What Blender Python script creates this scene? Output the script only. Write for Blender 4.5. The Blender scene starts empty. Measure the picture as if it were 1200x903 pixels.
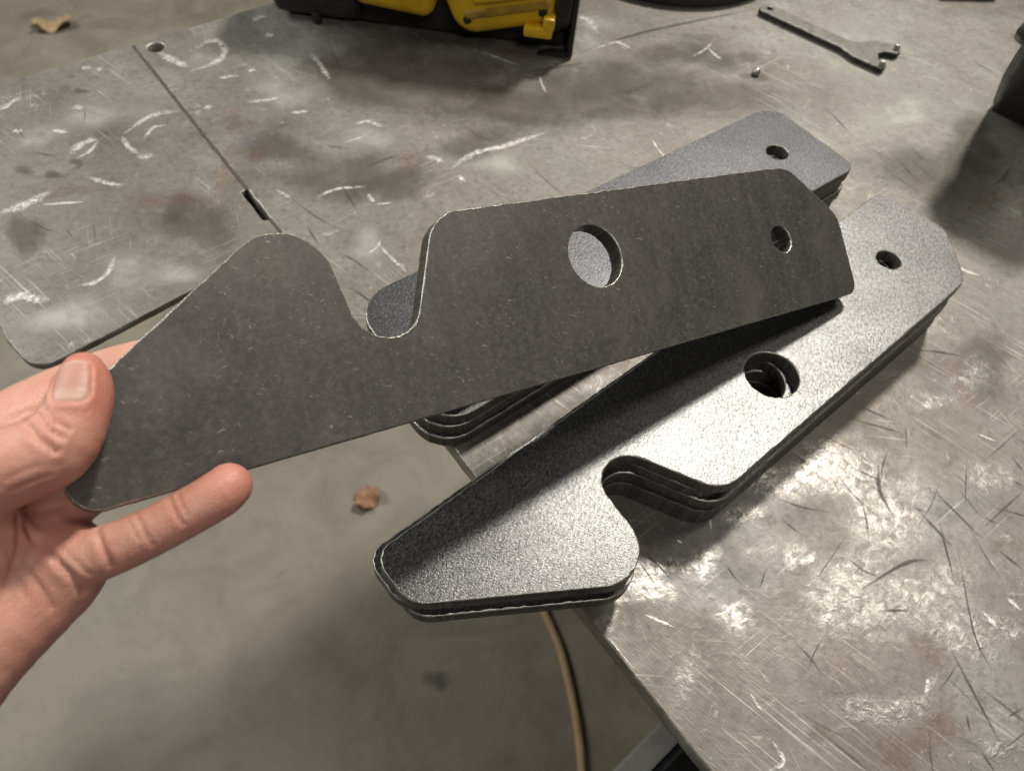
import bpy, bmesh, math, random
import numpy as np
from mathutils import Matrix, Vector
random.seed(7); rng = np.random.default_rng(7)
sc = bpy.context.scene; C = sc.collection
R = math.radians

# ---------------------------------------------------------------- camera, room light, lamps, exposure
cam = bpy.data.cameras.new('camera'); co = bpy.data.objects.new('camera', cam); C.objects.link(co); sc.camera = co
cam.sensor_width = 36; cam.lens = 26.54; cam.clip_start = .01; cam.clip_end = 60
co.matrix_world = Matrix(((.99735, 0, -.07274, 0), (-.04110, .82507, -.56353, 0), (.06002, .56503, .82288, .31504), (0, 0, 0, 1)))
cam.dof.use_dof = True; cam.dof.focus_distance = .29; cam.dof.aperture_fstop = 15.0

w = bpy.data.worlds.new('World'); sc.world = w; w.use_nodes = True
w.node_tree.nodes['Background'].inputs[0].default_value = (1.0, 1.0, 1.0, 1); w.node_tree.nodes['Background'].inputs[1].default_value = .05

def area(name, loc, target, sx, sy, power, col):
    l = bpy.data.lights.new(name, 'AREA'); l.shape = 'RECTANGLE'; l.size = sx; l.size_y = sy; l.energy = power; l.color = col
    o = bpy.data.objects.new(name, l); C.objects.link(o); o.location = loc
    o.rotation_euler = (Vector(target)-Vector(loc)).to_track_quat('-Z', 'Y').to_euler(); return o
area('area_lamp', (1.0, 1.76, 2.6), (.12, .15, 0), 0.28, .40, 100, (1, .93, .82))
area('area_lamp', (1.86, 1.05, 2.75), (.19, .11, 0), .55, .95, 16, (1, .92, .80))
area('fill_panel', (-2.5, 1.3, 2.0), (-.3, .7, -.85), 1.8, 1.4, 68, (1, .995, .93))  # added soft fill from the left, unseen, lifts floor and side leaf
area('area_lamp', (.5, -1.7, 2.2), (.1, .4, 0), 0.8, .5, 17, (1, .95, .86))  # added dim fill behind the camera, brightens the sides facing it
sc.view_settings.view_transform = 'Standard'; sc.view_settings.look = 'None'; sc.view_settings.exposure = 0; sc.view_settings.gamma = 1
sc.view_settings.use_curve_mapping = False

# ---------------------------------------------------------------- helpers (all sizes in millimetres)
MM = .001
T = 7.6           # plate thickness
def tag(o, label=None, cat=None, group=None, kind=None):
    for k, v in (('label', label), ('category', cat), ('group', group), ('kind', kind)):
        if v: o[k] = v
    return o
def obj(name, me, mats, parent=None, loc=(0, 0, 0), rz=0):
    for m in (mats if isinstance(mats, (list, tuple)) else [mats]):
        if len(me.materials) < (len(mats) if isinstance(mats, (list, tuple)) else 1): me.materials.append(m)
    o = bpy.data.objects.new(name, me); C.objects.link(o); o.location = Vector(loc)*MM; o.rotation_euler = (0, 0, rz)
    if parent: o.parent = parent
    return o
def empty(name, loc=(0, 0, 0), rz=0):
    o = bpy.data.objects.new(name, None); C.objects.link(o); o.location = Vector(loc)*MM; o.rotation_euler = (0, 0, rz); o.empty_display_size = .02
    return o
def mesh_np(name, v, f, smooth=True):
    me = bpy.data.meshes.new(name); me.from_pydata((np.asarray(v)*MM).tolist(), [], [list(map(int, q)) for q in f]); me.update()
    if smooth: me.polygons.foreach_set('use_smooth', [True]*len(me.polygons))
    return me
def mesh_bm(name, bm, smooth=False, angle=35):
    bmesh.ops.recalc_face_normals(bm, faces=bm.faces)
    bmesh.ops.scale(bm, vec=(MM, MM, MM), verts=bm.verts)
    me = bpy.data.meshes.new(name); bm.to_mesh(me); bm.free()
    if smooth:
        me.polygons.foreach_set('use_smooth', [True]*len(me.polygons)); me.set_sharp_from_angle(angle=R(angle))
    return me

def fillet(V, step=.13):
    out = []; N = len(V)
    for i in range(N):
        p = np.array(V[i][:2], float); r = V[i][2]; a = np.array(V[i-1][:2], float)-p; b = np.array(V[(i+1) % N][:2], float)-p
        a /= np.linalg.norm(a); b /= np.linalg.norm(b)
        if r <= 0: out.append(p); continue
        th = math.acos(np.clip(a@b, -1, 1))/2; t = r/math.tan(th); c = p+(a+b)/np.linalg.norm(a+b)*r/math.sin(th)
        p0 = p+a*t-c; p1 = p+b*t-c; a0 = math.atan2(p0[1], p0[0]); a1 = math.atan2(p1[1], p1[0]); d = (a1-a0+math.pi) % (2*math.pi)-math.pi
        m = max(2, int(abs(d)/step)+1)
        for k in range(m+1): out.append(c+r*np.array([math.cos(a0+d*k/m), math.sin(a0+d*k/m)]))
    return np.array(out)
def circle(c, r, n=40): return np.array([(c[0]+r*math.cos(2*math.pi*k/n), c[1]+r*math.sin(2*math.pi*k/n)) for k in range(n)])
def resample(P, step):
    out = []
    for i in range(len(P)):
        a, b = P[i], P[(i+1) % len(P)]; n = max(1, int(np.linalg.norm(b-a)/step))
        for k in range(n): out.append(a+(b-a)*k/n)
    return np.array(out)
def loop_normals(P):
    t = np.roll(P, -1, 0)-np.roll(P, 1, 0); t /= np.linalg.norm(t, axis=1)[:, None]+1e-9
    return np.c_[t[:, 1], -t[:, 0]]          # outward for a counter-clockwise loop
def area2(P): return (P[:, 0]*np.roll(P[:, 1], -1)-P[:, 1]*np.roll(P[:, 0], -1)).sum()
def slab(name, outer, holes, t, bevel=.45, jitter=0.0, rim=1, step=3.0):
    """a flat plate with holes, cut out of t mm thick sheet: top face at z = 0, worn rounded rims; material slot 1 on the rims, slot 2 on the cut sides"""
    bm = bmesh.new(); caps_t = []; caps_b = []
    loops = [(np.asarray(outer, float), 1)]+[(np.asarray(h, float), -1) for h in holes]
    for P, s in loops:
        if area2(P) < 0: P = P[::-1]
        P = resample(P, step); n = loop_normals(P)*s
        if jitter: P = P+n*(rng.normal(0, jitter, len(P))[:, None])
        b = bevel*(1+(rng.uniform(-.45, .45, len(P)) if jitter else np.zeros(len(P))))
        rings = []
        for off, z in ((b, 0*b), (b*.3, -b*.3), (0*b, -b), (0*b, -t+b), (b*.3, -t+b*.3), (b, -t+0*b)):
            rings.append([bm.verts.new((*(P[i]-n[i]*off[i]), z[i])) for i in range(len(P))])
        for k in range(5):
            for i in range(len(P)):
                j = (i+1) % len(P); f = bm.faces.new((rings[k][i], rings[k][j], rings[k+1][j], rings[k+1][i]))
                f.material_index = 2 if k == 2 else rim; f.smooth = True
        for ring, caps in ((rings[0], caps_t), (rings[5], caps_b)):
            for i in range(len(P)): caps.append(bm.edges.get((ring[i], ring[(i+1) % len(P)])))
    for caps in (caps_t, caps_b):
        r = bmesh.ops.triangle_fill(bm, edges=caps, use_beauty=True)
        for g in r['geom']:
            if isinstance(g, bmesh.types.BMFace): g.material_index = 0; g.smooth = False
    bmesh.ops.recalc_face_normals(bm, faces=bm.faces)
    for e_ in bm.edges:
        if any(f.material_index == 0 for f in e_.link_faces): e_.smooth = False
    bmesh.ops.scale(bm, vec=(MM, MM, MM), verts=bm.verts)
    me = bpy.data.meshes.new(name); bm.to_mesh(me); bm.free(); return me
def add_box(bm, lo, hi, bevel=0, seg=2):
    r = bmesh.ops.create_cube(bm, size=1); vs = r['verts']
    for v in vs: v.co = Vector([lo[i]+(v.co[i]+.5)*(hi[i]-lo[i]) for i in range(3)])
    if bevel:
        es = list({e for v in vs for e in v.link_edges}); bmesh.ops.bevel(bm, geom=es, offset=bevel, segments=seg, profile=.6, affect='EDGES')
def add_prism(bm, P, axis, a, b, bevel=0, seg=2):
    """a 2-D outline swept along an axis: 'y' sweeps an (x, z) outline, 'x' a (y, z) one, 'z' an (x, y) one"""
    def pt(q, s): return {'y': (q[0], s, q[1]), 'x': (s, q[0], q[1]), 'z': (q[0], q[1], s)}[axis]
    lo = [bm.verts.new(pt(q, a)) for q in P]; hi = [bm.verts.new(pt(q, b)) for q in P]; n = len(P)
    fs = [bm.faces.new(lo), bm.faces.new(hi[::-1])]
    for i in range(n): fs.append(bm.faces.new((lo[i], hi[i], hi[(i+1) % n], lo[(i+1) % n])))
    bmesh.ops.recalc_face_normals(bm, faces=fs)
    if bevel:
        es = list(fs[0].edges)+list(fs[1].edges); bmesh.ops.bevel(bm, geom=es, offset=bevel, segments=seg, profile=.6, affect='EDGES')
def add_rprism(bm, P, axis, a, b, r=5, seg=4):
    P = np.asarray(P, float)
    if area2(P) < 0: P = P[::-1]
    n = loop_normals(P); rings = []
    def pt(q, s): return {'y': (q[0], s, q[1]), 'x': (s, q[0], q[1]), 'z': (q[0], q[1], s)}[axis]
    for k in range(seg+1):
        t = math.pi/2*k/seg; ins = r*(1-math.sin(t)); s = a+r*(1-math.cos(t)); rings.append((ins, s))
    rings += [(i_, b-(s_-a)) for i_, s_ in rings[::-1]]
    R_ = [[bm.verts.new(pt(P[i]-n[i]*ins, s)) for i in range(len(P))] for ins, s in rings]
    bm.faces.new(R_[0]); bm.faces.new(R_[-1][::-1])
    for u, v in zip(R_[:-1], R_[1:]):
        for i in range(len(P)): j = (i+1) % len(P); bm.faces.new((u[i], v[i], v[j], u[j]))
def add_cyl(bm, c0, c1, r0, r1=None, n=20, bevel=0):
    c0, c1 = Vector(c0), Vector(c1); r1 = r0 if r1 is None else r1; q = (c1-c0).to_track_quat('Z', 'Y').to_matrix()
    a = [bm.verts.new(c0+q@Vector((r0*math.cos(2*math.pi*k/n), r0*math.sin(2*math.pi*k/n), 0))) for k in range(n)]
    b = [bm.verts.new(c1+q@Vector((r1*math.cos(2*math.pi*k/n), r1*math.sin(2*math.pi*k/n), 0))) for k in range(n)]
    fs = [bm.faces.new(a[::-1]), bm.faces.new(b)]
    for k in range(n): bm.faces.new((a[k], a[(k+1) % n], b[(k+1) % n], b[k]))
    if bevel: bmesh.ops.bevel(bm, geom=list(fs[0].edges)+list(fs[1].edges), offset=bevel, segments=2, profile=.6, affect='EDGES')

# ---------------------------------------------------------------- materials
class M:
    def __init__(s, name):
        s.m = bpy.data.materials.new(name); s.m.use_nodes = True; s.t = s.m.node_tree; s.p = s.t.nodes['Principled BSDF']
        s.tc = s.t.nodes.new('ShaderNodeTexCoord').outputs['Object']
    def n(s, kind, **kw):
        x = s.t.nodes.new('ShaderNode'+kind)
        for k, v in kw.items():
            if hasattr(x, k): setattr(x, k, v)
        return x
    def link(s, a, b): s.t.links.new(a, b)
    def map(s, scale=(1, 1, 1), rot=(0, 0, 0), loc=(0, 0, 0)):
        v = s.tc
        if any(rot):
            y = s.n('Mapping'); s.link(v, y.inputs[0]); y.inputs['Rotation'].default_value = rot; v = y.outputs[0]
        x = s.n('Mapping'); s.link(v, x.inputs[0]); x.inputs['Scale'].default_value = scale; x.inputs['Location'].default_value = loc
        return x.outputs[0]
    def noise(s, scale, detail=4, rough=.6, dist=0, vec=None):
        x = s.n('TexNoise'); x.inputs['Scale'].default_value = scale; x.inputs['Detail'].default_value = detail; x.inputs['Roughness'].default_value = rough; x.inputs['Distortion'].default_value = dist
        s.link(vec or s.tc, x.inputs['Vector']); return x.outputs['Fac']
    def voro(s, scale, feature='F1', vec=None, rnd=1):
        x = s.n('TexVoronoi', feature=feature); x.inputs['Scale'].default_value = scale; x.inputs['Randomness'].default_value = rnd
        s.link(vec or s.tc, x.inputs['Vector']); return x.outputs['Distance']
    def ramp(s, fac, stops):
        x = s.n('ValToRGB'); e = x.color_ramp.elements
        while len(e) < len(stops): e.new(.5)
        for i, (p, c) in enumerate(stops): e[i].position = p; e[i].color = (*c, 1) if isinstance(c, tuple) else (c, c, c, 1)
        s.link(fac, x.inputs[0]); return x.outputs[0]
    def mix(s, f, a, b, mode='MIX'):
        x = s.n('Mix', data_type='RGBA', blend_type=mode)
        for i, v in ((0, f), (6, a), (7, b)):
            if hasattr(v, 'links'): s.link(v, x.inputs[i])
            elif i == 0: x.inputs[0].default_value = v
            else: x.inputs[i].default_value = (*v, 1) if isinstance(v, tuple) else (v, v, v, 1)
        return x.outputs[2]
    def math(s, op, a, b=0.0):
        x = s.n('Math', operation=op)
        for i, v in enumerate((a, b)):
            if hasattr(v, 'links'): s.link(v, x.inputs[i])
            else: x.inputs[i].default_value = v
        return x.outputs[0]
    def bump(s, h, dist, strength=1, prev=None):
        x = s.n('Bump'); x.inputs['Distance'].default_value = dist; x.inputs['Strength'].default_value = strength; s.link(h, x.inputs['Height'])
        if prev: s.link(prev, x.inputs['Normal'])
        s.link(x.outputs[0], s.p.inputs['Normal']); return x.outputs[0]
    def set(s, **kw):
        for k, v in kw.items():
            i = s.p.inputs[k.replace('_', ' ')]
            if hasattr(v, 'links'): s.link(v, i)
            elif isinstance(v, tuple): i.default_value = (*v, 1) if len(v) == 3 and i.type == 'RGBA' else v
            else: i.default_value = v
        return s

def plate_mat(name, dark, light, rough, metal, bump1, streak=0.5, smooth=False):
    m = M(name)
    mott = m.noise(38, 5, .65, .6); fine = m.noise(900 if not smooth else 420, 4, .75); grain = m.noise(1500, 2, .6)
    base = m.ramp(mott, [(.3, dark), (.72, light)])
    base = m.mix(m.ramp(fine, [(.45, 0), (.75, 1)]), base, tuple(c*(1.18 if smooth else 1.5) for c in light), 'MIX'); base = m.mix(m.ramp(m.noise(1, 2, .6, 0, m.map((420, 900, 500), (0, 0, -.5))), [(.38, .25 if smooth else .6), (.55, 0)]), base, tuple(c*.6 for c in dark))
    if smooth:
        st = m.noise(1, 4, .6, .3, m.map((150, 26, 30), (0, 0, .12))); base = m.mix(m.ramp(st, [(.36, .40), (.60, 0)]), base, tuple(c*.80 for c in dark))
        base = m.mix(m.ramp(m.noise(20, 5, .7, .8), [(.55, 0), (.72, .5)]), base, tuple(c*1.35 for c in light))
    # short scuffs: sparse stretched flecks in two directions
    for rot, sc_, th in ((.5, (260, 1500, 900), .715), (-.35, (330, 1900, 900), .72), (1.3, (420, 1500, 900), .735)):
        fl = m.ramp(m.noise(1, 1, .4, 0, m.map(sc_, (0, 0, rot))), [(th, 0), (th+.03, 1)])
        area_ = m.ramp(m.noise(60, 2), [(.42, 0), (.58, 1)])
        base = m.mix(m.math('MULTIPLY', m.math('MULTIPLY', fl, area_), streak), base, (.42, .42, .40))
    m.set(Base_Color=base, Metallic=metal, Roughness=m.ramp(fine, [(.3, rough-.08), (.8, rough+.1)]))
    b = m.bump(m.noise(1, 3, .6, 0, m.map((800, 1700, 1000), (0, 0, .75))), .00017, bump1); m.bump(grain, .00012, bump1, b)
    return m.m
held_steel = plate_mat('shaded_mill_scale_steel', (.050, .0475, .045), (.090, .085, .079), .47, .35, .10, .5, True)  # same plate steel, darkened because this face mirrors a dim side
lit_steel = plate_mat('lit_mill_steel', (.095, .096, .098), (.17, .172, .176), .35, .95, .75, .6)  # same plate steel in a lighter copy for the lamp-lit stack
dull_steel = plate_mat('dull_mill_steel', (.062, .064, .071), (.105, .108, .118), .40, .8, .5, .45)
def rim_mat(name, col, metal, rough):
    m = M(name); m.set(Base_Color=m.ramp(m.noise(700, 3, .7), [(.35, tuple(c*.7 for c in col)), (.65, col)]), Metallic=metal, Roughness=rough); m.bump(m.noise(1300, 2), .0003, .6); return m.m
rim_steel = rim_mat('burred_rim', (.50, .49, .45), .85, .40)
rim_dull = rim_mat('dull_rim', (.40, .40, .39), .8, .42)
def cut_mat():
    m = M('cut_edge_steel'); s = m.noise(1, 3, .6, 0, m.map((650, 650, 60)))
    m.set(Base_Color=m.ramp(s, [(.3, (.055, .051, .047)), (.75, (.17, .16, .148))]), Metallic=.5, Roughness=.5); m.bump(s, .0004, .8); return m.m
cut_edge = cut_mat()

def table_mat():
    m = M('worn_table_steel')
    big = m.noise(5.5, 5, .6, 1.2); mid = m.noise(28, 6, .7, .8); fine = m.noise(240, 5, .7)
    base = m.ramp(big, [(.30, (.10, .088, .077)), (.43, (.172, .160, .142)), (.55, (.235, .231, .213)), (.70, (.31, .312, .292))])
    base = m.mix(m.ramp(mid, [(.35, .75), (.65, 0)]), base, (.20, .185, .165))
    base = m.mix(m.ramp(m.noise(11, 4, .6, .5, m.map(loc=(3, 1, 0))), [(.56, 0), (.66, .55)]), base, (.17, .17, .185))       # blue-grey heat patches
    base = m.mix(m.ramp(m.noise(17, 6, .75, 1.0, m.map(loc=(7, 5, 0))), [(.60, 0), (.72, .6)]), base, (.21, .125, .07))       # brown rust
    base = m.mix(m.ramp(fine, [(.32, .55), (.52, 0)]), base, (.10, .09, .08))
    base = m.mix(m.ramp(fine, [(.62, 0), (.75, .5)]), base, (.55, .53, .47))
    for rot, sc_, th in ((.9, (14, 420, 1), .70), (-.7, (18, 520, 1), .71), (.2, (22, 600, 1), .72)):
        l = m.ramp(m.noise(1, 1, .5, .1, m.map(sc_, (0, 0, rot))), [(th, 0), (th+.02, 1)])
        base = m.mix(m.math('MULTIPLY', m.math('MULTIPLY', l, m.ramp(m.noise(9, 2), [(.5, 0), (.62, 1)])), .5), base, (.11, .10, .085))
    for rot, sc_, th, lo_c in ((.75, (16, 700, 1), .60, .44), (-.6, (22, 900, 1), .61, .46), (1.25, (26, 1000, 1), .62, .48), (.1, (20, 800, 1), .62, .5)):
        l = m.ramp(m.noise(1, 2, .55, .15, m.map(sc_, (0, 0, rot), (rot*3, 1, 0))), [(th, 0), (th+.10, 1)])
        base = m.mix(m.math('MULTIPLY', m.math('MULTIPLY', l, m.ramp(m.noise(13, 4, .65, .4, m.map(loc=(rot*5, 2, 0))), [(lo_c+.03, 0), (lo_c+.17, 1)])), .5), base, (.56, .55, .51))
    base = m.mix(m.ramp(m.noise(75, 4, .75, 1.2, m.map(loc=(2, 8, 0))), [(.60, 0), (.74, .65)]), base, (.085, .078, .07))
    base = m.mix(m.ramp(m.noise(48, 5, .75, 1.8, m.map(loc=(9, 3, 0))), [(.62, 0), (.70, .5)]), base, (.52, .51, .46))
    rough = m.ramp(m.noise(45, 5, .7), [(.3, .36), (.7, .62)])
    m.set(Base_Color=base, Metallic=.3, Roughness=rough)
    dents = m.math('MULTIPLY', m.noise(170, 2, .5, 1.2), m.ramp(m.noise(16, 4, .65), [(.40, .08), (.66, 1)]))
    b = m.bump(m.noise(22, 2, .5, .4), .0010, .2); b = m.bump(dents, .0004, .6, b); m.bump(m.noise(1, 3, .6, 0, m.map((300, 1100, 600), (0, 0, .8))), .00022, .6, b)
    return m.m
table_steel = table_mat()
def simple(name, a, b, scale, rough=.5, metal=0, bump=.3, bd=.0005, spec=.5):
    m = M(name); f = m.noise(scale, 5, .65, .4); m.set(Base_Color=m.ramp(f, [(.32, a), (.68, b)]), Roughness=m.ramp(f, [(.3, max(rough-.1, .05)), (.7, min(1, rough+.1))]), Metallic=metal)
    m.p.inputs['Specular IOR Level'].default_value = spec
    m.bump(m.noise(scale*4, 3), bd, bump); return m.m
table_edge = simple('table_edge_steel', (.20, .19, .175), (.38, .37, .34), 110, .45, .6, .6)
frame_steel = simple('painted_frame_steel', (.17, .165, .155), (.23, .22, .21), 60, .5, .2)
dark_inside = simple('dark_sheet_steel', (.012, .012, .014), (.03, .032, .038), 30, .6)
scuff_light = simple('ground_bright_scuff', (.50, .49, .45), (.82, .81, .77), 500, .32, .5, .8)
weld_mat = simple('weld_bead_steel', (.045, .038, .032), (.10, .085, .07), 300, .6, .2, .8)
black_rubber = simple('black_rubber', (.012, .012, .012), (.035, .034, .032), 90, .55)
black_metal = simple('scuffed_black_metal', (.010, .010, .010), (.034, .032, .031), 70, .5, .1, .6)
yellow_plastic = simple('scuffed_yellow_plastic', (.62, .37, .010), (.82, .52, .016), 55, .45, 0, .5)
grimy_yellow = simple('grimy_yellow_plastic', (.22, .13, .03), (.52, .32, .02), 90, .55, 0, .5)
leaf_mat = simple('dry_leaf', (.20, .10, .055), (.36, .21, .13), 120, .75)
paper_mat = simple('tan_scrap', (.26, .18, .10), (.42, .31, .19), 90, .8)
cord_mat = simple('tan_rubber_cord', (.30, .20, .095), (.40, .28, .14), 60, .6)
spanner_steel = simple('worn_spanner_steel', (.12, .115, .105), (.20, .19, .17), 150, .5, .3, .5)
def decal(name, a, b, scale, rough, metal, lo, hi, most, bump=.3, bd=.0004, dist=.6, vec=None, fine=0):
    m = M(name); f = m.n('Attribute', attribute_name='fade').outputs['Fac']; nz = m.noise(scale, 6, .7, dist, m.map(vec) if vec else None)
    f = m.math('SMOOTH_MIN', f, 1.0) if False else m.ramp(f, [(0, 0), (.5, .45), (1, 1)])
    al = m.math('MULTIPLY', f, m.ramp(m.math('ADD', nz, m.math('MULTIPLY', f, .12)), [(lo, 0), (hi, most)]))
    if fine: al = m.math('MULTIPLY', al, m.ramp(m.noise(fine, 3, .7, .6), [(.36, .10), (.66, 1)] if metal > .5 else [(.34, .15), (.54, 1)]))
    m.set(Base_Color=m.ramp(m.noise(scale*2.3, 4, .7), [(.3, a), (.7, b)]), Roughness=rough, Metallic=metal, Alpha=al); m.bump(m.noise(fine or scale*2.6, 3, .65, .5), bd, bump); return m.m
glint_pale = decal('pale_smear', (.50, .49, .45), (.86, .85, .82), 190, .40, .3, .30, .52, 1.0, .5, .0005, .8, None, 330)  # grind marks whose glints are painted as a pale colour
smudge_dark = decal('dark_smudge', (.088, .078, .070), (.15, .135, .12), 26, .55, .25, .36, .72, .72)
smudge_rust = decal('rust_bloom', (.16, .092, .058), (.25, .155, .10), 90, .7, .1, .40, .74, .42, fine=420)
smudge_pale = decal('pale_rub', (.42, .42, .39), (.52, .52, .48), 30, .42, .35, .38, .72, .75)
polish_glare = decal('polished_glare', (.27, .262, .245), (.46, .45, .425), 40, .34, .85, .34, .66, 1.0, .5, .0005, 1.0, None, 230)  # lighter, shinier metal laid where the lamp glare falls on the table
groove_dark = decal('dark_scratch_line', (.05, .045, .04), (.11, .10, .09), 240, .6, .2, .22, .6, .85)
def floor_mat():
    m = M('polished_concrete'); a = m.noise(2.2, 6, .62, .5); b = m.noise(7, 7, .74, .9); c = m.noise(45, 5, .75)
    base = m.ramp(a, [(.3, (.175, .150, .108)), (.5, (.225, .203, .157)), (.7, (.265, .247, .20))])
    base = m.mix(m.ramp(b, [(.36, .6), (.55, 0)]), base, (.125, .112, .09)); base = m.mix(m.ramp(b, [(.58, 0), (.75, .45)]), base, (.33, .31, .262))
    base = m.mix(m.ramp(c, [(.58, 0), (.70, .5)]), base, (.11, .10, .08))
    m.set(Base_Color=base, Roughness=m.ramp(b, [(.3, .45), (.7, .68)])); m.bump(c, .001, .3); return m.m
concrete = floor_mat()

# ---------------------------------------------------------------- the setting: concrete floor
FLOOR = -850
bm = bmesh.new()
for q in ((-9000, -7000), (11000, -7000), (11000, 13000), (-9000, 13000)): bm.verts.new((*q, 0))
bm.verts.ensure_lookup_table(); bm.faces.new(bm.verts)
fl = obj('floor', mesh_bm('floor', bm), concrete, loc=(0, 0, FLOOR)); tag(fl, kind='structure')

# ---------------------------------------------------------------- the steel table
U = np.array([.826, .5636]); Vd = np.array([.5680, -.8230])          # along the back edge, along the seam
K = np.array([-226.0, 504.1])                                          # far end of the seam
table = empty('work_table', (0, 0, 0)); tag(table, 'worn grey steel work table with a bolted side leaf, under the plates', 'table')
TT = 10
main = [K+Vd*-.01, K+Vd*1250, K+Vd*1250+U*1900, K+U*1900]
hole = circle((-214.5, 503.0), 6.0, 24)
nudge = np.array([.823, .568])*2.0
top = slab('tabletop', [tuple(p) for p in np.array(main)+0], [circle((-209.5, 501.5), 5.5, 24)], TT, 1.0, .04, 1, 6)
obj('tabletop', top, [table_steel, table_edge, table_edge], table)
# side leaf: its near edge meets the seam behind the held plate
fA = np.array([-195.4, 233.0]); fdir = np.array([.7637, .6456])
Mx = np.array([[fdir[0], -Vd[0]], [fdir[1], -Vd[1]]]); s_, t_ = np.linalg.solve(Mx, K-fA); J = fA+fdir*s_
gap = -np.array([.823, .568])*1.1
nU = -np.array([.823, .568])*3.0
leafV = [(*(K+gap), 1.0), (*(K+gap+Vd*177), 0), (*(K+gap+Vd*178.5+nU), 1.0), (*(K+gap+Vd*206+nU), 1.0), (*(K+gap+Vd*208), 0), (*(J+gap), 1.0), (-206.5, 223.6, 13), (-226.5, 243.5, 10), (-349, 421, 10)]
leaf = slab('side_leaf', fillet(leafV), [], 4.5, .7, .05, 1, 6)
obj('side_leaf', leaf, [table_steel, table_edge, table_edge], table)
def ribbon(bm, a, b, w, h, z):
    a, b = np.array(a, float), np.array(b, float); d = b-a; L = np.linalg.norm(d); d /= L; n = np.array([-d[1], d[0]]); m = max(2, int(L/4)); prev = None
    for k in range(m+1):
        c = a+d*L*k/m; ww = w*rng.uniform(.75, 1.2); hh = h*rng.uniform(.7, 1.2)
        ring = [bm.verts.new((*(c+n*ww*o), z+hh*zz)) for o, zz in ((-1, -1), (-.6, .7), (0, 1), (.6, .7), (1, -1))]
        if prev:
            for i in range(4): bm.faces.new((prev[i], prev[i+1], ring[i+1], ring[i]))
        prev = ring
e = K+gap/2-gap*.45
for s0, s1, w_, h_, z_ in ((2, 178, 1.3, .12, .0), (207, float(np.linalg.norm(J-K)), 1.1, .12, .0)):
    bm = bmesh.new(); ribbon(bm, e+Vd*s0, e+Vd*s1, w_, h_, z_); obj('weld_bead', mesh_bm('weld_bead', bm, True, 60), weld_mat, table)
bm = bmesh.new(); add_box(bm, (0, -22, -16), (float(np.linalg.norm(J-K))-8, 22, -11), 1)
obj('seam_dark_backing', mesh_bm('seam_dark_backing', bm), dark_inside, table, (*(K+Vd*4), 0), math.atan2(Vd[1], Vd[0]))  # added dark backing so the open slot looks shaded
# frame below: rails, legs, lower shelf with its grey rim
def rail(name, a, b, z0, z1, w_, mat_):
    a, b = np.array(a, float), np.array(b, float); d = b-a; L = np.linalg.norm(d); bm = bmesh.new(); add_box(bm, (0, -w_/2, z0), (L, w_/2, z1), 3)
    return obj(name, mesh_bm(name, bm), mat_, table, (a[0], a[1], 0), math.atan2(d[1], d[0]))
inn = U*260
rail('rail', K+U*300+Vd*130, K+U*1800+Vd*130, -60, -TT-.5, 50, frame_steel)
rail('rail', K+U*420+Vd*480, K+U*1800+Vd*480, -60, -TT-.5, 50, frame_steel)
rail('rail', K+U*300+Vd*1150, K+U*1800+Vd*1150, -60, -TT-.5, 50, frame_steel)
for a_, b_ in ((900, 200), (1780, 60), (700, 1150), (1780, 1150)):
    c_ = K+U*a_+Vd*b_; bm = bmesh.new(); add_box(bm, (-25, -25, FLOOR), (25, 25, -61), 3); obj('leg', mesh_bm('leg', bm), frame_steel, table, (c_[0], c_[1], 0), math.atan2(U[1], U[0]))
# tray hung below the near corner
tr = empty('tray', (0, 0, 0)); tr.parent = table

# ---------------------------------------------------------------- the hand as a distance field (mm, in the held plate's own frame)
PALM = [[(352.3,-15.4,14.0,10.0),(373.5,-25.1,16.0,13.5),(391.0,-36.5,18.0,17.0),(415.9,-51.7,22.0,22.0),(441.8,-66.4,26.0,27.0)],
        [(346.7,-9.3,12.0,10.5),(361.2,-2.8,17.0,12.5),(374.9,-6.8,16.0,17.0),(390.8,-15.8,18.0,20.0),(410.8,-27.8,20.0,24.0),(434.6,-43.8,24.0,29.0)],
        [(355.1,6.9,17.0,10.0),(369.1,11.5,16.0,13.0),(386.0,4.0,14.0,17.0)],
        [(366.0,3.7,6.0,13.0),(377.7,5.2,6.0,16.0),(393.5,-5.6,10.0,18.0)]]
THUMB = [(377.0,9.1,2.0,14.5),(366.3,13.1,-3.0,11.5),(356.4,15.4,-7.0,9.8),(343.2,17.5,-9.3,9.2),(336.0,25.6,-9.0,8.0),(333.1,31.2,-8.0,7.0),(332.0,35.4,-6.8,5.4)]
INDEX = [(379.3,16.7,10.0,12.0),(354.9,26.4,10.0,10.0),(344.2,31.0,12.0,9.6),(329.2,36.4,16.0,8.6),(316.2,38.6,16.2,7.9),(297.8,39.2,15.6,7.4)]
MIDDLE = [(367.7,8.6,14.0,11.0),(351.7,12.9,16.0,9.6),(333.3,19.9,17.4,9.0),(313.1,27.4,17.0,8.5),(295.0,30.7,15.6,7.6)]
RING = [(362.3,-0.1,15.0,11.0),(351.9,3.3,15.0,9.8),(338.1,9.2,17.0,8.8),(322.8,12.9,16.9,8.3),(307.7,16.3,15.6,7.6)]
PINKY = [(348.5,-9.1,11.0,10.0),(341.4,-10.4,6.0,7.4),(330.3,-9.6,1.0,6.7),(318.1,-7.2,-3.5,6.5),(309.0,-4.8,-6.6,6.6),(305.9,-3.4,-7.0,6.3)]
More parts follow.
